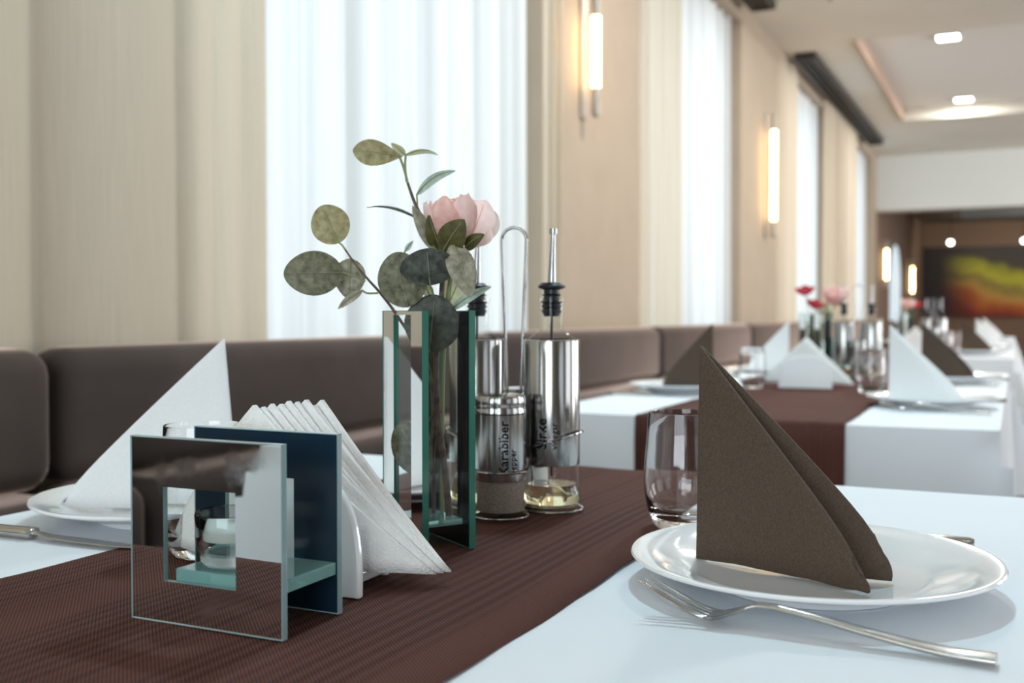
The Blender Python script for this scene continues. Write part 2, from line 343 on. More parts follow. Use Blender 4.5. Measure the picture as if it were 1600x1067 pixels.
# ------------------------------------------------------------------ lamps
def downlight(x, y, lb, power=40, z=TZ - .013, color=(1.0, .97, .92)):
    d = thing('ceiling_downlight', lb, 'ceiling light', (x, y, z - .014), group='square ceiling downlights')
    link('trim_ring', me('trim_ring', *join(box(-.10, .10, -.10, -.075, 0, .013), box(-.10, .10, .075, .10, 0, .013), box(-.10, -.075, -.075, .075, 0, .013), box(.075, .10, -.075, .075, 0, .013)), M['frame'], False), d)
    link('diffuser', me('diffuser', *box(-.075, .075, -.075, .075, .003, .013), M['down_glow'], False), d)
    l = area('downlight_beam', (x, y, z - .02), (0, 0, 0), .15, .15, K['down'] * power, color); l.parent = d; l.location = (0, 0, -.004)
downlight(-.49, 8.64, 'square recessed downlight, nearer of the two over the far tables'); downlight(-.49, 11.2, 'square recessed downlight, farther one near the white end wall')
for i, (x, y, lb) in enumerate(((-.49, .2, 'square recessed downlight above the camera'), (.9, .2, 'square recessed downlight above the aisle'), (-.49, 1.9, 'square recessed downlight over the nearest table'),
                 (-.49, 4.0, 'square recessed downlight over the second table'), (-.49, 6.3, 'square recessed downlight over the third table'))):
    downlight(x, y, lb, (3, 3, 56, 76, 58)[i], color=(.58, .87, 1.0) if y < 3 else (1.0, .97, .93))
def wall_lamp(y, z0, z1, lb, x=-1.6, r=.017, power=5):
    d = thing('wall_lamp', lb, 'wall lamp', (x, y, z0), group='tubular wall lamps'); h = z1 - z0
    link('back_plate', me('back_plate', *box(0.001, .012, -.03, .03, -.12, h + .12), M['bracket'], False), d)
    for z in (-.06, h + .06):
        link('bracket', me('bracket', *move(lathe([(0, -.06), (.014, -.06), (.019, -.05), (.019, .05), (.014, .06), (0, .06)], 20), (.06, 0, z)), M['bracket']), d)
    link('tube', me('tube', *move(lathe([(0, 0), (r, 0), (r, h), (0, h)], 24), (.06, 0, 0)), M['lamp_glow']), d)
    return d
wall_lamp(4.05, 1.86, 2.14, 'warm glowing tube lamp on the beige pillar behind the bottles')
wall_lamp(7.52, 1.60, 2.22, 'long warm tube lamp on the second beige pillar')
wall_lamp(14.6, 1.40, 1.78, 'warm tube lamp in the far room just left of the arched window')
wall_lamp(18.4, 1.30, 1.70, 'warm tube lamp in the far room just right of the arched window')
for x, lb in ((-.95, 'small round spotlight in front of the mural, the left one'), (.08, 'small round spotlight in front of the mural, the right one')):
    d = thing('spotlight', lb, 'spotlight', (x, 17.9, 2.05), group='spotlights before the mural')
    link('bulb', me('bulb', *lathe([(0, -.03), (.03, -.025), (.04, 0), (.03, .03), (0, .04)], 20), M['spot_glow']), d)
    link('stem', me('stem', *tube([(0, 0, .03), (0, 0, .57)], .008), M['vent']), d)
area('mural_fill', (1.2, 19.4, 2.6), (math.radians(35), 0, 0), 4.5, .3, 75, (1, .9, .75))  # added light without a fixture, brightens the mural
area('far_room_fill', (1.5, 16.2, 2.6), (0, 0, 0), 3.0, .4, 30, (1, .93, .85))  # added dim fill without a fixture, lifts the far room
# ------------------------------------------------------------------ curtains
def curtain(name, lb, cat, y0, y1, x, m, prof, n, group, z0=.02, z1=2.88):
    """prof(t)->depth offset; gathers loosen slightly toward the hem"""
    vs, fs = [], []; rows = 10
    for j in range(rows + 1):
        v = j / rows
        for i in range(n + 1):
            t = i / n; y = y0 + (y1 - y0) * t
            vs.append((prof(t) * (.75 + .35 * (1 - v)), (y - y0) + .012 * math.sin(t * 31 + v * 2.2) * (1 - v), z0 + (z1 - z0) * v))
    for j in range(rows):
        for i in range(n): a = j * (n + 1) + i; fs.append((a, a + 1, a + n + 2, a + n + 1))
    o = link(name, me(name, vs, fs, m, True, 180), None, (x, y0, 0)); return tag(o, lb, cat, group)
def folds(k, amp, seed=0):
    rnd = random.Random(seed); ph = [rnd.uniform(0, 6.28) for _ in range(4)]
    return lambda t: amp * (math.sin(2 * PI * k * t + .8 * math.sin(2 * PI * 1.3 * t + ph[0])) + .35 * math.sin(2 * PI * k * 2.3 * t + ph[1]) + .3 * math.sin(2 * PI * k * .45 * t + ph[2]))
def panels(cuts, amp):
    def f(t):
        for a, b in zip(cuts, cuts[1:]):
            if t <= b: return amp * (1 - (2 * ((t - a) / (b - a)) ** .85 - 1) ** 2) * min(1, (b - a) * 4.5)
        return 0
    return f
G1, G2 = 'beige drapes along the window wall', 'white sheer curtains'
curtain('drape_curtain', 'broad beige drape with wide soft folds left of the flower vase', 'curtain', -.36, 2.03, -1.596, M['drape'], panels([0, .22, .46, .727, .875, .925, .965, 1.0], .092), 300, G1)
curtain('drape_curtain', 'narrow beige drape at the right side of the nearest window', 'curtain', 3.655, 3.80, -1.60, M['backlit_drape'], folds(2.2, .02, 3), 40, G1)
curtain('drape_curtain', 'beige drape right of the glowing wall lamp, beside the second window', 'curtain', 4.82, 5.5, -1.60, M['backlit_drape'], folds(5, .028, 4), 80, G1)
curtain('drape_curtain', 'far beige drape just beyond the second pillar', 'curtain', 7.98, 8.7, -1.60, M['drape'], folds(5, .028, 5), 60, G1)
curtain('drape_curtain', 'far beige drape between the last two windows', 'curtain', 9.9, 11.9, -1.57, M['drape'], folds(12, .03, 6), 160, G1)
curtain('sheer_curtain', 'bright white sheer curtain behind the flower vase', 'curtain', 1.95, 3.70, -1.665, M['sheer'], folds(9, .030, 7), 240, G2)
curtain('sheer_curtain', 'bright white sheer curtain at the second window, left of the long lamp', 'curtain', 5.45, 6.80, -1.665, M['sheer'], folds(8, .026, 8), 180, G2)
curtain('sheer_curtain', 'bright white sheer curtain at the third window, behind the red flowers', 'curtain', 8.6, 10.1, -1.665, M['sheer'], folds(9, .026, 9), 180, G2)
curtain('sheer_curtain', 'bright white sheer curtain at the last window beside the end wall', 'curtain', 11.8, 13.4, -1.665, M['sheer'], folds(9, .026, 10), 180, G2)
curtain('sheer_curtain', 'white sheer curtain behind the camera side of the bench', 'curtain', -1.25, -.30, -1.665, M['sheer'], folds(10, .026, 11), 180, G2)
# ------------------------------------------------------------------ mural
mu_ = thing('mural', 'large abstract mural of yellow and red sweeps on near black', 'mural', (-1.595, 21.09, .9))
link('mural_panel', me('mural_panel', *box(0, 6.0, -.03, 0, 0, 1.27), M['mural'], False), mu_)
# ------------------------------------------------------------------ bench along the wall
def rbox(x0, x1, y0, y1, z0, z1, r, seg=5):
    bm = bmesh.new(); bmesh.ops.create_cube(bm, size=1)
    for v in bm.verts: v.co = Vector(((x0 + x1) / 2 + v.co.x * (x1 - x0), (y0 + y1) / 2 + v.co.y * (y1 - y0), (z0 + z1) / 2 + v.co.z * (z1 - z0)))
    bmesh.ops.bevel(bm, geom=bm.edges[:], offset=r, segments=seg, profile=.5, affect='EDGES'); bm.verts.ensure_lookup_table()
    vs = [tuple(v.co) for v in bm.verts]; fs = [tuple(v.index for v in f.verts) for f in bm.faces]; bm.free(); return vs, fs
SE = [-2.0, -.36, 1.26, 2.88, 4.5, 6.27, 7.9, 9.5, 11.1, 12.7]
SL = ['brown velvet bench section far behind the camera', 'brown velvet bench section in the left foreground corner', 'brown velvet bench section behind the white napkin and flower vase', 'brown velvet bench section behind the oil bottles, between vase and second table',
      'brown velvet bench section behind the second table', 'brown velvet bench section under the second pillar lamp', 'brown velvet bench section below the third window', 'brown velvet bench section between the last windows', 'brown velvet bench section at the end of the row']
for i, (a, b) in enumerate(zip(SE, SE[1:])):
    s = thing('bench_section', SL[i], 'bench', (-1.45, (a + b) / 2, 0), group='brown velvet bench sections'); h = (b - a) / 2 - .006
    link('backrest', me('backrest', *rbox(-.065, .05, -h, h, .665, .895, .045), M['velvet']), s)
    link('lower_cushion', me('lower_cushion', *rbox(-.06, .11, -h, h, .455, .66, .04), M['velvet']), s)
    link('seat', me('seat', *rbox(-.06, .42, -h, h, .36, .452, .035), M['velvet']), s)
    link('plinth', me('plinth', *box(-.06, .36, -h, h, 0, .358), M['velvet'], False), s)
# ------------------------------------------------------------------ tables, cloths, runners
TZT = .749
def table(x0, x1, y0, y1, lb):
    t = thing('dining_table', lb + ' table under a white cloth', 'table', ((x0 + x1) / 2, (y0 + y1) / 2, 0), group='dining tables'); w, d = (x1 - x0) / 2 - .006, (y1 - y0) / 2 - .006
    bev(link('tabletop', me('tabletop', *box(-w, w, -d, d, TZT - .031, TZT - .003), M['wood'], False), t), .004)
    for sx in (-1, 1):
        for sy in (-1, 1): link('leg', me('leg', *box(sx * (w - .05) - .03, sx * (w - .05) + .03, sy * (d - .05) - .03, sy * (d - .05) + .03, 0, TZT - .032), M['wood'], False), t)
def cloth(x0, x1, y0, y1, lb, drop=.42, seed=0):
    rnd = random.Random(seed); ph = [rnd.uniform(0, 6.28) for _ in range(6)]
    def axis(a, b):
        n = max(8, int((b - a) / .06)); ex = [drop * k / 7 for k in range(7, 0, -1)]
        return [a - e for e in ex] + [a + (b - a) * k / n for k in range(n + 1)] + [b + e for e in ex[::-1]]
    X, Y = axis(x0, x1), axis(y0, y1); vs, fs = [], []
    for y in Y:
        for x in X:
            cx, cy = min(max(x, x0), x1), min(max(y, y0), y1); dx, dy = abs(x - cx), abs(y - cy); sx = 1 if x > cx else -1; sy = 1 if y > cy else -1
            d = max(dx, dy); k = min(dx, dy)
            fl = .012 * d / drop
            wob = (d / drop) * .012
            px = cx + (sx * (.003 + fl) if dx else 0) + sx * k * .28 + (wob * math.sin(cy * 23 + ph[0]) * sx if dx > dy else 0)
            py = cy + (sy * (.003 + fl) if dy else 0) + sy * k * .28 + (wob * math.sin(cx * 23 + ph[1]) * sy if dy >= dx and dy else 0)
            vs.append((px, py, TZT - d + (0 if d else .0008 * math.sin(x * 9 + ph[2]) * math.sin(y * 8 + ph[3]))))
    nx = len(X)
    for j in range(len(Y) - 1):
        for i in range(nx - 1): a = j * nx + i; fs.append((a, a + 1, a + nx + 1, a + nx))
    o = link('tablecloth', me('tablecloth', vs, fs, M['cloth'], True, 60)); tag(o, lb, 'tablecloth', 'white tablecloths'); return o
def runner(x0, x1, y0, y1, lb, drop=.34):
    n = int((y1 - y0) / .02); path = [(y0 - .0085, TZT - drop + drop * k / 8) for k in range(8)] + [(y0 - .006, TZT - .004)]
    path += [(y0 + (y1 - y0) * k / n, TZT + .0022 + .0006 * math.sin(k * .35) * math.sin(k * .11)) for k in range(n + 1)]
    path += [(y1 + .006, TZT - .004)] + [(y1 + .0085, TZT - drop * k / 8) for k in range(1, 9)]
    vs, fs = [], []; m = 16
    for q, (y, z) in enumerate(path):
        wv_ = .0008 * math.sin(y * 21) + .0006 * math.sin(y * 60 + 1)
        for i in range(m + 1): t = i / m; vs.append((x0 + (x1 - x0) * t + wv_ * (2 * t - 1), y, z + .0007 * math.sin(t * 13 + y * 17)))
    for j in range(len(path) - 1):
        for i in range(m): a = j * (m + 1) + i; fs.append((a, a + 1, a + m + 2, a + m + 1))
    o = solid(link('table_runner', me('table_runner', vs, fs, M['runner'], True, 60)), .0010); tag(o, lb, 'table runner', 'brown table runners'); return o
TB = [((-.91, .06, .352, 1.296), 'nearest', 'foreground'), ((-.91, -.025, 2.013, 4.0), 'second', 'second'), ((-.91, -.015, 5.3, 7.2), 'third', 'third'), ((-.91, -.02, 8.6, 10.4), 'fourth', 'fourth'), ((-1.045, -.02, -2.2, -.27), 'rearmost', 'rearmost')]
for i, (r, w, w2) in enumerate(TB):
    table(*r, {'nearest': 'nearest dining', 'second': 'second dining', 'third': 'third dining', 'fourth': 'farthest dining', 'rearmost': 'reflected dining'}[w])
    cloth(*r, {'nearest': 'white tablecloth on the nearest table, bluish in the shade', 'second': 'white tablecloth hanging from the second table', 'third': 'white tablecloth on the third table', 'fourth': 'white tablecloth on the farthest table', 'rearmost': 'white tablecloth seen in the mirror of the candle holder'}[w], .27 if w == 'rearmost' else .42, seed=i)
    rc = (-.69, -.278) if i != 1 else (-.68, -.28)
    runner(rc[0], rc[1], r[2], r[3], {'nearest': 'dark brown woven runner on the nearest table', 'second': 'brown woven runner hanging over the front of the second table', 'third': 'brown runner on the third table', 'fourth': 'brown runner on the farthest table', 'rearmost': 'brown runner on the table behind the camera'}[w])
Z0 = TZT + .0012      # cloth surface
ZR = TZT + .0034      # runner surface
# ------------------------------------------------------------------ tableware builders
plate_me = me('plate', *lathe([(0, .003), (.062, .003), (.064, 0), (.070, 0), (.072, .004), (.090, .0085), (.112, .0150), (.1295, .0195), (.1318, .0208), (.1325, .0222), (.1316, .0235), (.129, .0236), (.112, .0190), (.094, .0128), (.086, .0096), (.078, .0082), (.04, .0075), (0, .0075)], 96), M['porcelain'], True, 30)
def plate(x, y, lb, group='white porcelain plates', z=None): return tag(link('plate', plate_me, None, (x, y, Z0 if z is None else z)), lb, 'plate', group)
def napkin_mesh(name, top, tipA, tipB, H, m, bulge=.006, blunt=(.014, .022)):
    """standing folded napkin: two triangular wings sharing an upright fold at the origin"""
    parts = []; n = 14
    for (tx, ty), sg in ((tipA, 1), (tipB, -1)):
        L_ = math.hypot(tx, ty); nx, ny = -ty / L_ * sg, tx / L_ * sg; ids = {}; vs, fs = [], []
        hb = blunt[0] if sg > 0 else blunt[1]
        for i in range(n + 1):
            for j in range(n + 1):
                s, t = i / n, j / n
                bl = bulge * math.sin(PI * s) * (1 - t) + .0025 * math.sin(5 * s + 3 * t) * s * (1 - s)
                k = s * (1 - .05 * t * s ** 8 - .02 * (2 * t - 1) ** 2 * s ** 12)
                zz = t * (H * (1 - s) + hb * s + .0012 * math.sin(PI * s)) + .0015 * (1 - t) * math.sin(PI * 2.2 * s) ** 2
                tl = t * (1 - s)
                ids[i, j] = len(vs); vs.append((tx * k + top[0] * tl + nx * (bl - .001), ty * k + top[1] * tl + ny * (bl - .001), max(.0008, zz)))
        for i in range(n):
            for j in range(n): fs.append((ids[i, j], ids[i + 1, j], ids[i + 1, j + 1], ids[i, j + 1]))
        parts.append((vs, fs))
    mm = me(name, *join(*parts), m, True, 70); bm = bmesh.new(); bm.from_mesh(mm); bmesh.ops.remove_doubles(bm, verts=bm.verts, dist=.0015); bm.to_mesh(mm); bm.free(); return mm
def napkin(mesh_, x, y, rz, lb, z):
    o = link('cloth_napkin', mesh_, None, (x, y, z), rz); solid(o, .0028); b = o.modifiers.new('round', 'BEVEL'); b.width = .0008; b.segments = 2; b.angle_limit = math.radians(50)
    return tag(o, lb, 'napkin', 'folded standing napkins')
tum_out = [(0, .0), (.020, 0), (.0235, .0012), (.0275, .006), (.0325, .018), (.0356, .034), (.0362, .046), (.0350, .066), (.0330, .088), (.0320, .1075), (.0317, .1086), (.0312, .1086), (.0309, .1075)]
tum_in = [(.0319, .088), (.0338, .066), (.0349, .046), (.0342, .034), (.0308, .022), (.0235, .0145), (.012, .0115), (0, .0108)]
tumbler_me = me('tumbler', *lathe(tum_out + tum_in, 64), M['glass'], True, 60)
def tumbler(x, y, lb): return tag(link('glass_tumbler', tumbler_me, None, (x, y, Z0 + .0004)), lb, 'glass', 'clear glass tumblers')
# fork and knife, lying along local +x from the handle end
def section(s, hw, z, th, dish=0., n=12, y0=0.):
    out = []
    for k in range(n):
        a = 2 * PI * k / n; c, d = math.cos(a), math.sin(a)
        y = hw * math.copysign(abs(c) ** .7, c); out.append((s, y0 + y, z + th * .5 * math.copysign(abs(d) ** .7, d) + dish * (y / hw) ** 2))
    return out
FZ = [(0, .0032), (.03, .0036), (.07, .0080), (.11, .0138), (.138, .0155), (.150, .0100), (.163, .0042), (.172, .0042), (.185, .0082), (.216, .0215)]
def crv(x, tab):
    P = tab; i = max(0, min(len(P) - 2, sum(1 for a, _ in P if a <= x) - 1)); (a, va), (b, vb) = P[i], P[i + 1]
    def sl(k): k0, k1 = max(0, k - 1), min(len(P) - 1, k + 1); return (P[k1][1] - P[k0][1]) / (P[k1][0] - P[k0][0])
    h = b - a; t = min(1, max(0, (x - a) / h)); return va * (2 * t ** 3 - 3 * t * t + 1) + sl(i) * h * (t ** 3 - 2 * t * t + t) + vb * (-2 * t ** 3 + 3 * t * t) + sl(i + 1) * h * (t ** 3 - t * t)
FW = [(0, .0078), (.02, .0074), (.07, .0052), (.115, .0034), (.138, .0034), (.148, .0056), (.160, .0108), (.168, .0122), (.178, .0124)]
FT = [(0, .0056), (.03, .0050), (.07, .0046), (.115, .0044), (.138, .0036), (.150, .0024), (.18, .0018)]
H_ = [section(s, crv(s, FW), crv(s, FZ), crv(s, FT)) for s in [k * .004 for k in range(36)]]
fork_handle = me('handle', *loft(H_), M['cutlery'], True, 50)
Hd = [section(s, crv(s, FW), crv(s, FZ), crv(s, FT), .0022 * min(1, (s - .139) / .02)) for s in [.139 + k * .0026 for k in range(13)]]
tin = []
for k in range(4):
    yc = (k - 1.5) * .0068
    tin.append(loft([section(s, interp(s, [(.164, .0022), (.19, .0017), (.216, .0009)]), crv(s, FZ) + .0022 * (yc / .0123) ** 2, interp(s, [(.172, .0018), (.2, .0017), (.216, .0008)]), 0, 8, yc * interp(s, [(.172, 1), (.216, .95)])) for s in [.164 + q * .0052 for q in range(11)]]))
fork_head = me('head', *loft(Hd), M['cutlery'], True, 60); fork_tines = me('tines', *join(*tin), M['cutlery'], True, 60)
def fork(x, y, rz, lb):
    f = thing('fork', lb, 'fork', (x, y, Z0 + .0004), rz, 'steel forks'); link('handle', fork_handle, f); link('head', fork_head, f); link('tines', fork_tines, f); return f
KH = [section(s, hw, z, th) for s, hw, z, th in ((0, .0055, .0048, .006), (.004, .0080, .0048, .0085), (.03, .0082, .0048, .0088), (.07, .0078, .0048, .0088), (.100, .0080, .0048, .0092), (.106, .0078, .0048, .0090), (.108, .0050, .0048, .006))]
KB = [section(s, hw, z, th, 0, 12, y0) for s, hw, z, th, y0 in ((.106, .0040, .0050, .0060, 0), (.114, .0036, .0048, .0035, 0), (.124, .0070, .0036, .0020, -.001), (.16, .0085, .0028, .0018, -.001), (.20, .0082, .0022, .0016, -.001), (.222, .0055, .0018, .0014, .001), (.232, .0015, .0016, .001, .004))]
knife_handle = me('handle', *loft(KH), M['cutlery'], True, 50); knife_blade = me('blade', *loft(KB), M['cutlery'], True, 50)
def knife(x, y, rz, lb):
    f = thing('knife', lb, 'knife', (x, y, Z0 + .0004), rz, 'steel table knives'); link('handle', knife_handle, f); link('blade', knife_blade, f); return f
# ------------------------------------------------------------------ mirrored glass pieces
def ring_plate(w, h, t, bl, br, bb, bt, mf, mb, me_):
    """glass plate (x 0..w, z 0..h, y 0..t) with a window; y=0 face mf, y=t face mb, rims me_"""
    O = [(0, 0), (w, 0), (w, h), (0, h)]; I = [(bl, bb), (w - br, bb), (w - br, h - bt), (bl, h - bt)]
    vs = [(x, 0, z) for x, z in O] + [(x, 0, z) for x, z in I] + [(x, t, z) for x, z in O] + [(x, t, z) for x, z in I]; fs, ix = [], []
    for k in range(4):
        n = (k + 1) % 4
        fs += [(k, n, 4 + n, 4 + k), (8 + k, 12 + k, 12 + n, 8 + n), (k, 8 + k, 8 + n, n), (4 + k, 4 + n, 12 + n, 12 + k)]; ix += [0, 1, 2, 2]
    return me('mirror_frame', vs, fs, [mf, mb, me_], False, idx=ix)
def rim(w, h, t, e, m):
    return me('glass_rim', *join(box(-e, 0, -.0004, t + .0004, -e, h + e), box(w, w + e, -.0004, t + .0004, -e, h + e), box(0, w, -.0004, t + .0004, -e, 0), box(0, w, -.0004, t + .0004, h, h + e)), m, False)
def mirror_unit(parent, x, y, w, h, bo, front_mirror, mb, medge, t=.004):
    a, b = (M['mirror'], mb) if front_mirror else (mb, M['mirror'])
    e = .0007
    o = link('mirror_frame', ring_plate(w - 2 * e, h - 2 * e, t, *bo, a, b, medge), parent, (x + e, y, e))
    link('glass_rim', rim(w - 2 * e, h - 2 * e, t, e, medge), o)
    link('clear_window', me('clear_window', *box(bo[0], w - 2 * e - bo[1], .0012, .0026, bo[2], h - 2 * e - bo[3]), M['pane'], False), o)
    return o
def candle_holder(x, y, z, rz, lb):
    c = thing('candle_holder', lb, 'candle holder', (x, y, z), rz, 'mirrored candle holders')
    w, h = .121, .119
    mirror_unit(c, 0, 0, w, h, (.0265, .0350, .026, .031), True, M['navy'], M['edge'])
    mirror_unit(c, -.003, .063, w, h, (.0265, .0350, .026, .031), False, M['navy'], M['edge'])
    bev(link('shelf', me('shelf', *box(.033, .1165, .0045, .0625, .0262, .0345), M['slab'], False), c), .0008)
    cup = link('candle_cup', me('candle_cup', *lathe([(0, 0), (.0185, 0), (.0205, .003), (.0235, .016), (.0245, .0328), (.0239, .034), (.0230, .0328), (.0219, .016), (.0185, .0075), (0, .0065)], 48), M['glass'], True, 60), c, (.0575, .0310, .0350))
    link('wax', me('wax', *lathe([(0, .0165), (.0198, .0165), (.0202, .018), (.0204, .0228), (.0198, .0235), (0, .0230)], 40), M['wax']), cup)
    link('wick', me('wick', *tube([(.004, 0, .0225), (.0042, 0, .029), (.005, 0, .0345)], .0011), M['wax']), cup)
    return c
def vase(x, y, z, rz, lb):
    """local x along the plates, y away from the viewer; origin at the centre"""
    v = thing('mirror_vase', lb, 'vase', (x, y, z), rz, 'mirrored glass vases'); w, h, g = .079, .2005, .0238
    mirror_unit(v, -w / 2 - .0012, -g, w, h, (.0215, .0215, .021, .003), True, M['black_back'], M['vase_edge'], .005)
    mirror_unit(v, -w / 2 + .0012, g - .005, w, h, (.0215, .0215, .021, .003), False, M['black_back'], M['vase_edge'], .005)
    a, b = .0300, g - .0053
    tk = link('glass_tank', me('glass_tank', *join(box(-a, -a + .002, -b, b, .02, .188), box(a - .002, a, -b, b, .02, .188)), M['thin'], False), v)
    link('tank_floor', me('tank_floor', *box(-a + .0021, a - .0021, -b, b, .019, .024), M['slab'], False), tk)
    return v
# ------------------------------------------------------------------ napkin holder and paper napkins
def holder_wall(y, t=.0062, w=.0705, h=.086):
    pts = []; N_ = 36
    for k in range(N_ + 1):
        a = PI * k / N_; c, s = math.cos(a), math.sin(a)
        pts.append((w * math.copysign(abs(c) ** .62, c), h * abs(s) ** .85))
    def bow(x, z): return .010 * (z / h) ** 1.5
    sg = -1 if y > 0 else 1
    f = [(x, y - t / 2 + sg * bow(x, z), z) for x, z in pts]; b = [(x, y + t / 2 + sg * bow(x, z), z) for x, z in pts]; n = len(f)
    vs = f + b + [(0, y - t / 2 + sg * bow(0, .4 * h), .4 * h), (0, y + t / 2 + sg * bow(0, .4 * h), .4 * h)]
    fs = [(k, k + 1, 2 * n) for k in range(n - 1)] + [(n + k + 1, n + k, 2 * n + 1) for k in range(n - 1)] + [(k, n + k, n + k + 1, k + 1) for k in range(n - 1)]
    fs += [(n - 1, 0, 2 * n), (n, 2 * n - 1, 2 * n + 1), (0, n - 1, 2 * n - 1, n)]
    return vs, fs
def napkin_holder(x, y, z, lb, n, fan, g, rz=0):
    h = thing('napkin_holder', lb, 'napkin holder', (x, y, z), rz, 'white ceramic napkin holders')
    bev(link('front_wall', me('front_wall', *holder_wall(-.041), M['porcelain'], True, 50), h), .002, 3)
    bev(link('back_wall', me('back_wall', *holder_wall(.024, .0062, .052), M['porcelain'], True, 50), h), .002, 3)
    link('base', me('base', *rbox(-.050, .050, -.0395, .0230, .0005, .012, .004, 3), M['porcelain']), h)
    for k in range(n):
        f = k / max(1, n - 1); rnd = random.Random(k * 3 + 1)
        cx = -.026 + .024 * f + rnd.uniform(-.001, .001) if fan else rnd.uniform(-.003, .003)
        ct = -.022 + .009 * f if fan else cx
        y0 = -.034 + .050 * f if fan else -.030 + .034 * f; hw = .116 + (rnd.uniform(.000, .003) if k % 3 else .007); ht = .118 + rnd.uniform(-.002, .003) - (.005 * abs(f - .6) if fan else 0)
        vs, fs, ids = [], [], {}; q = 12
        for j in range(q + 1):
            for i in range(-q, q + 1):
                if abs(i) > q - j: continue
                u, v_ = i / q, j / q; X = u * hw
                # hanging side corners curve back a little and droop
                ids[i, j] = len(vs)
                yb = (2.9 * X * X * (1 - .25 * f) - .5 * (y0 + .034) * max(0, u) ** 1.3) if fan else .8 * X * X * (1 - .5 * f)
                vs.append((ct + (cx - ct) * v_ + X, yb, .0135 + ht * v_ - .004 * abs(u) ** 3))
        for j in range(q):
            for i in range(-q, q):
                a, b, c, d = ids.get((i, j)), ids.get((i + 1, j)), ids.get((i + 1, j + 1)), ids.get((i, j + 1))
                f_ = [t for t in (a, b, c, d) if t is not None]
                if len(f_) >= 3: fs.append(tuple(f_))
        c_, s_ = math.cos(rz), math.sin(rz)
        o = link('paper_napkin', me('paper_napkin', vs, fs, M['paper'], True, 60), None, (x - y0 * s_, y + y0 * c_, z), rz); solid(o, .0046 if fan else .004)
        tag(o, g, 'paper napkin', g + ' group')
    return h
# ------------------------------------------------------------------ condiment caddy
def text_mesh(s, size, m):
    c = bpy.data.curves.new('print', 'FONT'); c.body = s; c.size = size; c.resolution_u = 2; c.offset = size * .016
    o = bpy.data.objects.new('print', c); COL.objects.link(o); bpy.context.view_layer.update()
    mm = bpy.data.meshes.new_from_object(o); bpy.data.objects.remove(o); return mm
def wrap_text(s, size, r, ang, z, parent, m):
    """print reading upwards on a cylinder of radius r; ang = direction of the text baseline"""
    t = text_mesh(s, size, m); vs = [v.co.copy() for v in t.vertices]; fs = [tuple(p.vertices) for p in t.polygons]
    out = []
    for v in vs: a = ang - v.y / r; out.append((r * math.cos(a), r * math.sin(a), z + v.x))
    mm = bpy.data.meshes.new('print'); mm.from_pydata(out, [], fs); mm.materials.append(m); bpy.data.meshes.remove(t)
    o = link('printed_word', mm, parent); return o
def bottle(parent_xy, z, lb, fill, words, rz=0, facing=-PI / 2, spout_lean=(.0, .0)):
    b = thing('oil_bottle', lb, 'bottle', (*parent_xy, z), rz, 'steel sleeved pourer bottles')
    link('glass_body', me('glass_body', *lathe([(0, .002), (.024, .001), (.0285, .002), (.0296, .006), (.0294, .012), (.0284, .030), (.0272, .046), (.0268, .160), (.0262, .1655), (.020, .171), (.0135, .1755), (.0120, .179), (.0118, .203), (.0132, .204), (.0132, .2085), (.0118, .209)], 48), M['thin'], True, 50), b)
    link('steel_sleeve', me('steel_sleeve', *lathe([(.0268, .043), (.0280, .043), (.0281, .0436), (.0281, .1655), (.0276, .167), (.0262, .1672)], 64), M['steel'], True, 40), b)
    link('liquid', me('liquid', *lathe([(0, .0045), (.0265, .0045), (.0282, .008), (.0281, .014), (.0281 - .0004 * fill, .014 + fill * .001), (0, .014 + fill * .001)], 40), M['liquid'], True, 50), b)
    link('dip_tube', me('dip_tube', *tube([(0, 0, .030), (0, 0, .20)], .0014), M['rubber']), b)
    st = link('stopper', me('stopper', *lathe([(0, .190), (.0075, .190), (.0090, .1935), (.0105, .1955), (.0085, .198), (.0108, .200), (.0086, .2025), (.0112, .2045), (.0088, .2065), (.0080, .2105), (.0105, .2115), (.0080, .2125), (.0080, .2165), (.0135, .2185), (.0138, .2205), (.0105, .2235), (0, .2245)], 40), M['rubber'], True, 35), b)
    dx, dy = spout_lean
    link('spout', me('spout', *tube([(0, 0, .2235), (dx * .1, dy * .1, .232), (dx * .55, dy * .55, .254), (dx, dy, .272), (dx * 1.01, dy * 1.01, .2722), (dx * 1.1, dy * 1.1, .2775)], [.0042, .0040, .0030, .0023, .0040, .0040], 16), M['chrome']), st)
    for s, size, da, zz in words: wrap_text(s, size, .0283, facing + da, zz, b, M['ink'])
    return b
def shaker(xy, z, lb, content, words, rz=0, facing=-PI / 2):
    b = thing('spice_shaker', lb, 'shaker', (*xy, z), rz, 'steel spice shakers')
    link('glass_body', me('glass_body', *lathe([(0, .001), (.0235, .001), (.0245, .003), (.0238, .034), (.0238, .095)], 48), M['thin'], True, 50), b)
    link('contents', me('contents', *lathe([(0, .0035), (.0228, .0035), (.0232, .005), (.0228, .0335), (.0226, .060), (0, .060)], 40), M[content], True, 50), b)
    link('steel_sleeve', me('steel_sleeve', *lathe([(.0238, .033), (.0248, .033), (.0249, .0336), (.0249, .0965), (.0238, .097)], 64), M['steel'], True, 40), b)
    link('lid', me('lid', *lathe([(.0238, .0972), (.0250, .0975), (.0250, .1005), (.0242, .1025), (.0248, .105), (.0248, .111), (.0238, .1142), (.020, .1152), (0, .1158)], 64), M['steel'], True, 40), b)
    for s, size, da, zz in words: wrap_text(s, size, .0251, facing + da, zz, b, M['ink'])
    return b
def ring_pts(cx, cy, r, z, tilt=0., n=40, a0=0, a1=2 * PI, closed=True):
    out = []
    for k in range(n + (0 if closed else 1)):
        a = a0 + (a1 - a0) * k / n; out.append((cx + r * math.cos(a), cy + r * math.sin(a), z + tilt * (cx + r * math.cos(a))))
    return out
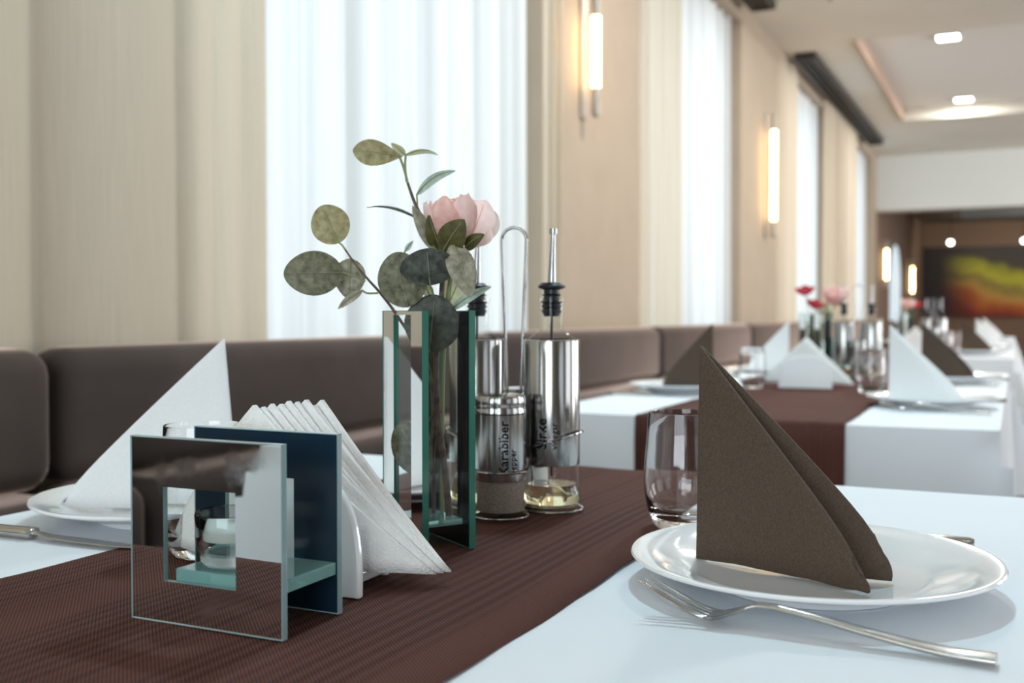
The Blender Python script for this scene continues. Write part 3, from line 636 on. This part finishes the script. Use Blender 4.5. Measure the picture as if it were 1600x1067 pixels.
def caddy(x, y, z, rz, lbs):
    """lbs: caddy, bottle right, bottle left, front shaker, back shaker"""
    c = thing('condiment_caddy', lbs[0], 'condiment rack', (x, y, z), rz, 'wire condiment racks'); R = .0013
    spots = [(.039, 0, .031), (-.039, 0, .031), (0, -.050, .0265), (0, .050, .0265)]
    for cx, cy, r in spots: link('base_ring', me('base_ring', *tube(ring_pts(cx, cy, r, .0035), R, 8, True), M['chrome']), c)
    for cx, cy, r in spots[:2]:
        link('guard_ring', me('guard_ring', *tube(ring_pts(cx, cy, r, .060, .30 if cx > 0 else -.30), R, 8, True), M['chrome']), c)
    for cx, cy, r in spots[2:]: link('guard_ring', me('guard_ring', *tube(ring_pts(cx, cy, r, .047), R, 8, True), M['chrome']), c)
    for sx in (-1, 1):
        for sy in (-1, 1): link('post', me('post', *tube([(sx * .0135, sy * .0215, .0035), (sx * .0135, sy * .0215, .063)], R), M['chrome']), c)
    hp = [(-.007, 0, .0035), (-.0072, 0, .12), (-.0100, 0, .20), (-.0126, 0, .262)] + [(.0129 * math.cos(PI - PI * k / 12), 0, .272 + .0125 * math.sin(PI * k / 12)) for k in range(13)] + [(.0126, 0, .262), (.0100, 0, .20), (.0072, 0, .12), (.007, 0, .0035)]
    link('handle', me('handle', *tube(hp, .0016, 10), M['chrome']), c)
    link('cross_wire', me('cross_wire', *join(tube([(-.039, 0, .0022), (.039, 0, .0022)], R), tube([(0, -.05, .0022), (0, .05, .0022)], R)), M['chrome']), c)
    def w(px, py): return (x + px * math.cos(rz) - py * math.sin(rz), y + px * math.sin(rz) + py * math.cos(rz))
    fa = -PI / 2 - rz + YAW      # the side of each container turned to the front of the table
    bottle(w(.039, 0), z + .0052, lbs[1], 9, [('Sirke', .0150, -.22, .060), ('vinegar', .0090, .16, .060)], rz, fa, (.0015, 0))
    bottle(w(-.039, 0), z + .0052, lbs[2], 16, [], rz, fa, (.0015, 0))
    shaker(w(0, -.050), z + .0052, lbs[3], 'pepper', [('Karabiber', .0128, .30, .040), ('pepper', .0085, .62, .040)], rz, fa)
    shaker(w(0, .050), z + .0052, lbs[4], 'salt', [], rz, fa)
    return c
# ------------------------------------------------------------------ leaves and flowers
def leaf_mesh(base, tip, width, face, curl=.12, cup=.1, shape='round', petiole=None):
    """blade from base to tip (Vectors); face = direction the blade faces; curl bends it along its length"""
    base, tip = Vector(base), Vector(tip); ax = tip - base; L_ = ax.length; ax.normalize()
    fn = Vector(face); fn = (fn - ax * fn.dot(ax)).normalized(); sd = ax.cross(fn); vs, fs = [], []; n, m_ = 14, 8
    for i in range(n + 1):
        t = .5 - .5 * math.cos(PI * i / n)
        if shape == 'round': w = (max(0, math.sin(PI * t ** .95))) ** .52
        elif shape == 'obovate': w = max(0, math.sin(PI * t ** 1.5)) ** .62
        elif shape == 'ovate': w = max(0, math.sin(PI * t ** .8)) ** .68
        else: w = max(0, math.sin(PI * t ** .8)) ** 1.1
        w = max(.012, w) * width / 2
        bend = curl * L_ * math.sin(PI * t * .9)
        for j in range(m_ + 1):
            u = 2 * j / m_ - 1
            p = base + ax * (L_ * t) + sd * (w * u) + fn * (bend - cup * width * (u * u - .3) * math.sin(PI * t) - .0006 * (abs(u) < .05)) + fn * (.012 * width * math.sin(7 * t + 4 * u))
            vs.append(tuple(p))
    for i in range(n):
        for j in range(m_): a = i * (m_ + 1) + j; fs.append((a, a + 1, a + m_ + 2, a + m_ + 1))
    return vs, fs, (base, tip, ax, L_, fn, curl)
def leaf(parent, base, tip, width, m, face=(0, -1, .15), curl=.12, cup=.1, shape='round', petiole=None, vein='green_stem'):
    vs, fs, (b, t, ax, L_, fn, cu) = leaf_mesh(base, tip, width, face, curl, cup, shape)
    o = link('leaf', me('leaf', vs, fs, M[m], True, 180), parent)
    rib = [b + ax * (L_ * k / 8 * .9) + fn * (cu * L_ * math.sin(PI * k / 8 * .9 * .9) + .3 * cup * width * math.sin(PI * k / 8 * .9) + .0004) for k in range(9)]
    link('midrib', me('midrib', *tube(rib, [.0006 - .00005 * k for k in range(9)], 6), M[vein]), o)
    if petiole: link('petiole', me('petiole', *tube(spline([petiole, (Vector(petiole) + b) / 2 + Vector((0, 0, .001)), b], 5), .0008, 6), M['green_stem']), o)
    return o
def petal_mesh(R, zs, th0, th1, ph0, dph, ruffle, seed, flare=0.):
    rnd = random.Random(seed); p1, p2 = rnd.uniform(0, 6), rnd.uniform(0, 6); vs, fs = [], []; n, m_ = 10, 10
    for i in range(n + 1):
        t = i / n; th = th0 + (th1 - th0) * t
        for j in range(m_ + 1):
            u = 2 * j / m_ - 1; wd = dph * (.35 + .65 * math.sin(PI * min(1, .12 + .66 * t))) * (1 if t < .8 else 1 - .35 * ((t - .8) / .2) ** 2)
            ph = ph0 + wd * u; te = t - .07 * u * u * t + .03 * t * t * math.sin(5 * u + p1)
            th_ = th0 + (th1 - th0) * te; r = R * (1 + .06 * (1 - u * u) + flare * t * t) + ruffle * R * t * t * math.sin(6 * u + p2)
            vs.append((r * math.sin(th_) * math.cos(ph), r * math.sin(th_) * math.sin(ph), R * zs * (math.cos(th0) - math.cos(th_)) + flare * R * t * .3))
    for i in range(n):
        for j in range(m_): a = i * (m_ + 1) + j; fs.append((a, a + 1, a + m_ + 2, a + m_ + 1))
    return vs, fs
def peony(parent, c, R, tilt, m1='petal', m2='petal_deep', count=(4, 5, 6), zs=1.5):
    """cup shaped bloom; base of the bloom at c"""
    hd = link('bloom_base', me('bloom_base', *lathe([(0, -.002), (R * .3, .0), (R * .38, R * .2), (0, R * .45)], 16), M['sepal']), parent, c); hd.rotation_euler = tilt
    for layer, (n, rr, th1) in enumerate(((count[0], .62, 2.25), (count[1], .82, 2.1), (count[2], 1.0, 1.95))):
        for k in range(n):
            vs, fs = petal_mesh(R * rr, zs / rr ** .5, .22, th1 + random.uniform(-.12, .12), 2 * PI * k / n + layer * .5, PI / n * 1.45, .07, k + layer * 9)
            link('petal', me('petal', vs, fs, M[m2 if (layer == 0 or k % 3 == 0) else m1], True, 180), hd)
    return hd
# ------------------------------------------------------------------ nearest table: what stands on it
PL, PR = (-.752, .810), (-.136, .806)
plate(*PR, 'white porcelain plate under the brown napkin in the right foreground')
plate(*PL, 'white porcelain plate under the white napkin at left')
sb = Vector((-.2232, .8114)); A = Vector((-.086, .7552)) - sb; B = Vector((-.0759, .7986)) - sb
napkin(napkin_mesh('napkin', (.0025, -.001), A, B, .166, M['brown_napkin']), sb.x, sb.y, 0, 'large dark brown napkin standing on the right foreground plate', Z0 + .0092)
sb = Vector((-.692, .835)); A = Vector((-.844, .740)) - sb; B = Vector((-.845, .800)) - sb
napkin(napkin_mesh('napkin', (-.018, .001), B, A, .166, M['white_napkin'], .006, (.004, .004)), sb.x, sb.y, 0, 'white napkin standing on the left plate by the bench', Z0 + .0092)
tumbler(-.2800, .965, 'clear tumbler behind the brown napkin, on the runner edge'); tumbler(-.606, .688, 'clear tumbler half hidden behind the candle holder')
fork(-.0087, .6632, math.atan2(.6804 - .6632, -.2229 + .0087), 'steel fork lying in front of the right foreground plate')
knife(-.895, .669, math.radians(3.0), 'steel knife in front of the left plate')
knife(-.031, .986, math.pi - .03, 'steel knife mostly hidden behind the right foreground plate')
candle_holder(-.520, .5213, ZR, 0, 'square mirrored glass candle holder with a tealight, in the foreground')
napkin_holder(-.480, .664, ZR, 'white ceramic napkin holder behind the foreground candle holder', 9, True, 'white embossed paper napkin fanned in the foreground napkin holder')
caddy(-.4592, .9775, ZR, math.radians(10.2), ('chrome wire condiment rack with a tall loop handle on the nearest table', 'steel sleeved vinegar bottle marked Sirke, right of the loop handle', 'steel sleeved oil bottle partly hidden behind the mirror vase',
      'steel pepper shaker marked Karabiber in front of the rack handle', 'steel shaker hidden at the back of the nearest condiment rack'))
VX, VY = -.459, .8024
vase(VX, VY, ZR, math.radians(-33.7), 'tall mirrored glass vase holding the pink peony in the foreground')
# bouquet: local x to the right of the table as seen from its end, y away, z up from the runner
def bq(px, py, dy=0.): s = .000551 * (1 + dy / .9217); return Vector(((px - 668.6) * s, dy, .1965 + (490.6 - py) * s))
br = thing('eucalyptus_branch', 'leafy eucalyptus branch with round green leaves in the foreground vase', 'foliage', (VX, VY, ZR), YAW)
def branch(pts, r, name='stem', m='stem'): return link(name, me(name, *tube(spline([bq(*p) for p in pts], 6), r, 8), M[m]), br)
branch([(702, 808, .0), (696, 740, .0), (684, 640, .0), (682, 545, 0), (690, 470, -.004), (692, 410, -.004), (682, 378, 0), (664, 346, 0), (649, 316, 0), (638, 285, 0)], [.0032 - .000038 * k for k in range(55)])
branch([(676, 800, .010), (676, 700, .008), (674, 600, .006), (660, 545, 0), (637, 515, 0), (612, 478, 0), (592, 452, -.004), (576, 434, -.006), (556, 410, -.004), (536, 382, 0)], [.0019 - .00002 * k for k in range(55)])
branch([(690, 640, 0), (662, 660, .004), (648, 676, .008)], .0012, 'twig'); branch([(638, 285, 0), (632, 262, 0), (624, 240, 0)], .0011, 'twig', 'green_stem'); branch([(636, 283, 0), (634, 258, 0), (635, 240, 0)], .0010, 'twig', 'green_stem')
branch([(592, 456, -.004), (575, 456, -.004), (566, 451, -.004)], .0009, 'twig', 'green_stem')
LF = [  # base, tip, width px, material, depth base/tip, facing, curl, cup, shape, petiole
    ((630, 244), (553, 234), 42, 'leaf_olive', 0, -.004, (0, -1, .1), .06, .12, 'obovate', None),
    ((634, 242), (684, 244), 17, 'leaf_pale', 0, .01, (.1, -.6, .8), .18, .1, 'ovate', None), ((634, 242), (612, 223), 15, 'leaf_pale', 0, .004, (.1, -1, .6), .05, .1, 'ovate', None),
    ((652, 303), (715, 268), 20, 'leaf_teal', 0, -.004, (-.3, -1, .6), .20, .1, 'ovate', (653, 322, 0)),
    ((662, 345), (574, 326), 11, 'leaf_dark', 0, .0, (0, -.5, .9), .14, .1, 'lance', None),
    ((682, 390), (646, 320), 25, 'leaf_grey', -.008, -.006, (.4, -1, .1), .05, .15, 'ovate', (684, 402, 0)),
    ((531, 378), (503, 320), 61, 'leaf_olive', 0, .0, (.05, -1, .05), .03, .05, 'round', (540, 388, -.001)),
    ((538, 424), (446, 426), 70, 'leaf_mid', -.010, -.014, (.0, -1, .1), .05, .08, 'round', (572, 438, -.005)),
    ((548, 402), (545, 466), 50, 'leaf_grey', .0, .004, (.2, -1, 0), .05, .1, 'ovate', (574, 432, -.004)),
    ((567, 452), (529, 481), 15, 'leaf_grey', -.002, .0, (-.3, -1, .3), .10, .1, 'ovate', None),
    ((640, 478), (622, 392), 77, 'leaf_mid', -.012, -.018, (-.1, -1, .1), .05, .08, 'round', None),
    ((676, 444), (672, 386), 88, 'leaf_dark', -.022, -.030, (0, -1, .3), .03, .06, 'round', (680, 466, -.004)),
    ((712, 379), (740, 463), 44, 'leaf_grey', -.022, -.030, (.15, -1, .15), .12, .1, 'ovate', (692, 398, -.006)),
    ((672, 548), (682, 458), 88, 'leaf_dark', -.006, -.010, (0, -1, .1), .03, .06, 'round', None),
    ((700, 474), (728, 414), 46, 'leaf_pale', .006, .004, (0, -1, .1), .04, .1, 'ovate', None), ((672, 462), (664, 440), 18, 'leaf_pale', .004, .0, (0, -1, .1), .04, .1, 'ovate', None),
    ((705, 482), (770, 447), 17, 'leaf_teal', .004, -.004, (0, -1, .5), .14, .1, 'ovate', None),
    ((632, 392), (646, 374), 9, 'leaf_teal', .006, .006, (0, -1, .3), .1, .1, 'lance', (626, 425, .004)),
    ((668, 740), (622, 660), 66, 'leaf_mid', .006, .004, (.1, -1, .1), .04, .08, 'round', None), ((676, 740), (682, 660), 40, 'leaf_dark', .010, .008, (0, -1, .1), .04, .08, 'round', None)]
for b_, t_, w, m_, d0, d1, fc, cu, cp, sh, pt in LF:
    leaf(br, bq(*b_, d0), bq(*t_, d1), w * .000551, m_, fc, cu, cp, sh, bq(*pt) if pt else None, 'green_stem' if m_ not in ('leaf_dark', 'leaf_mid') else 'leaf_grey')
fl = thing('peony', 'pale pink peony in the foreground mirror vase', 'flower', (VX, VY, ZR), YAW)
link('stem', me('stem', *tube(spline([bq(690, 800, .006), bq(690, 640, .008), bq(694, 520, .006), bq(704, 430, .002), bq(712, 384, .0)], 6), .0019, 8), M['green_stem']), fl)
peony(fl, bq(708, 386, .0), .0215, (.05, -.06, .3))
for b_, t_, w, d0, d1, cu in (((730, 388), (760, 311), 50, -.006, -.012, .10), ((736, 386), (773, 328), 40, .002, .006, .14), ((738, 386), (768, 356), 26, -.010, -.018, .2), ((728, 386), (742, 318), 44, .010, .016, .1)):
    o = leaf(fl, bq(*b_, d0), bq(*t_, d1), w * .000551, 'petal', (-.1, -1, .1), -cu, .16, 'obovate', None, 'petal_deep'); o.name = 'outer_petal'
for b_, t_, w, d0, d1, cu in (((694, 392), (731, 341), 46, -.014, -.030, .10), ((728, 386), (762, 364), 22, -.008, -.022, .2), ((690, 392), (672, 334), 30, -.004, -.016, .12)):
    o = leaf(fl, bq(*b_, d0), bq(*t_, d1), w * .000551, 'sepal', (0, -1, .2), cu, .12, 'ovate', None, 'green_stem'); o.name = 'sepal'
# ------------------------------------------------------------------ second and third tables
nap_w = napkin_mesh('napkin', (.0025, -.001), (.137, -.060), (.150, .012), .166, M['white_napkin']); nap_b = napkin_mesh('napkin', (.0025, -.001), (.137, -.060), (.150, .012), .166, M['brown_napkin'])
def setting(x, y, side, color, where, cut=True):
    """side +1: seat on the aisle, -1: seat on the bench"""
    plate(x, y, 'white plate under the %s' % where)
    rz = 0 if side > 0 else PI
    ox = -.085 * side
    napkin(nap_w if color == 'white' else nap_b, x + ox, y, rz if side > 0 else rz - .35, where, Z0 + .0092)
    if cut:
        if side > 0:
            fork(x + .125, y - .160, PI - .05, 'steel fork in front of the ' + where); knife(x + .15, y + .165, PI - .02, 'steel knife behind the ' + where)
        else:
            knife(x - .14, y - .150, .02, 'steel knife in front of the ' + where); fork(x - .125, y + .16, .02, 'steel fork behind the ' + where)
setting(-.78, 2.66, -1, 'brown', 'dark brown napkin on the second table by the bench')
setting(-.75, 3.50, -1, 'white', 'white napkin on the second table by the bench')
setting(-.17, 2.48, 1, 'white', 'tall white napkin on the aisle side, second table')
setting(-.17, 3.36, 1, 'brown', 'brown napkin behind the tall white one')
napkin_holder(-.510, 2.95, ZR, 'white ceramic napkin holder with a tent of napkins on the second table', 5, False, 'white paper napkin in the napkin holder on the second table')
tumbler(-.64, 2.86, 'clear tumbler left of the second table napkin holder'); tumbler(-.33, 2.80, 'clear tumbler right of the second table napkin holder, the nearer one'); tumbler(-.37, 3.62, 'clear tumbler at the far end of the second table, aisle side'); tumbler(-.62, 3.75, 'clear tumbler at the far end of the second table, bench side')
caddy(-.43, 3.32, ZR, math.radians(8), ('chrome wire condiment rack on the second table', 'steel sleeved bottle in the second table rack, the right one', 'steel sleeved bottle in the second table rack, the left one', 'steel shaker at the front of the second table rack', 'steel shaker at the back of the second table rack'))
vase(-.55, 3.30, ZR, math.radians(-30), 'mirrored vase with pink and red flowers on the second table')
candle_holder(-.55, 3.60, ZR, .1, 'mirrored candle holder at the far end of the second table')
def posy(x, y, z, lbs, red, pink):
    """pink bloom and red blooms on long stems; offsets from the vase centre in the table frame turned to its end"""
    p = thing('peony', lbs[0], 'flower', (x, y, z), YAW); c = Vector((pink[0], 0, pink[1]))
    link('stem', me('stem', *tube(spline([(0, 0, .03), (.004, 0, .14), (pink[0] * .7, 0, pink[1] - .05), c], 6), .0018, 8), M['green_stem']), p); peony(p, c, .036, (.1, .05, 0), zs=1.1)
    for b_, t_, w in (((pink[0] * .5, -.004, .19), (pink[0] - .028, -.012, .235), .024), ((pink[0] * .5, -.004, .17), (pink[0] - .010, -.016, .205), .026)): leaf(p, b_, t_, w, 'leaf_pale', shape='ovate')
    for k, (rx, rz_) in enumerate(red):
        q = thing('red_flower', lbs[1 + k], 'flower', (x, y, z), YAW, lbs[1] + ' group' if False else None); c = Vector((rx, 0, rz_))
        link('stem', me('stem', *tube(spline([(0, .004, .03), (-.004, .004, .13), (rx * .7, 0, rz_ - .04), c], 6), .0014, 8), M['green_stem']), q)
        for j in range(5):
            vs, fs = petal_mesh(.019, .8, .3, 1.75, 2 * PI * j / 5, .75, .06, j, .5); o = solid(link('petal', me('petal', vs, fs, M['red_petal'], True, 180), q, c), .0005); o.rotation_euler = (.35, -.2 + .4 * k, 0)
posy(-.55, 3.30, ZR, ('pale pink peony on the second table', 'small red flower on the second table, the upper left one', 'small red flower on the second table, the lower one'), ((-.030, .255), (-.004, .215)), (.058, .225))
setting(-.76, 6.2, -1, 'white', 'small far white napkin on the third table by the bench', False)
setting(-.17, 5.75, 1, 'brown', 'far brown napkin on the aisle side of the third table', False)
setting(-.13, 6.65, 1, 'white', 'far white napkin just behind the far brown one', False)
napkin_holder(-.47, 5.85, ZR, 'small far white napkin holder on the third table', 3, False, 'far white paper napkin in the third table holder')
tumbler(-.33, 5.8, 'far tumbler on the third table, the left one'); tumbler(-.29, 6.0, 'far tumbler on the third table, the middle one'); tumbler(-.36, 6.6, 'far tumbler on the third table, the rear one')
vase(-.57, 6.3, ZR, math.radians(-30), 'far mirrored vase on the third table')
posy(-.57, 6.3, ZR, ('far pink peony on the third table', 'far red flower on the third table'), ((.075, .235),), (.02, .225))
caddy(-.42, 6.35, ZR, math.radians(8), ('far condiment rack on the third table', 'far steel bottle on the third table, the right one', 'far steel bottle on the third table, the left one', 'far steel shaker at the front of the third table rack', 'far steel shaker at the back of the third table rack'))
setting(-.16, 9.1, 1, 'white', 'farthest white napkin on the aisle side of the last table', False)
setting(-.75, 9.2, -1, 'brown', 'farthest brown napkin on the bench side of the last table', False)
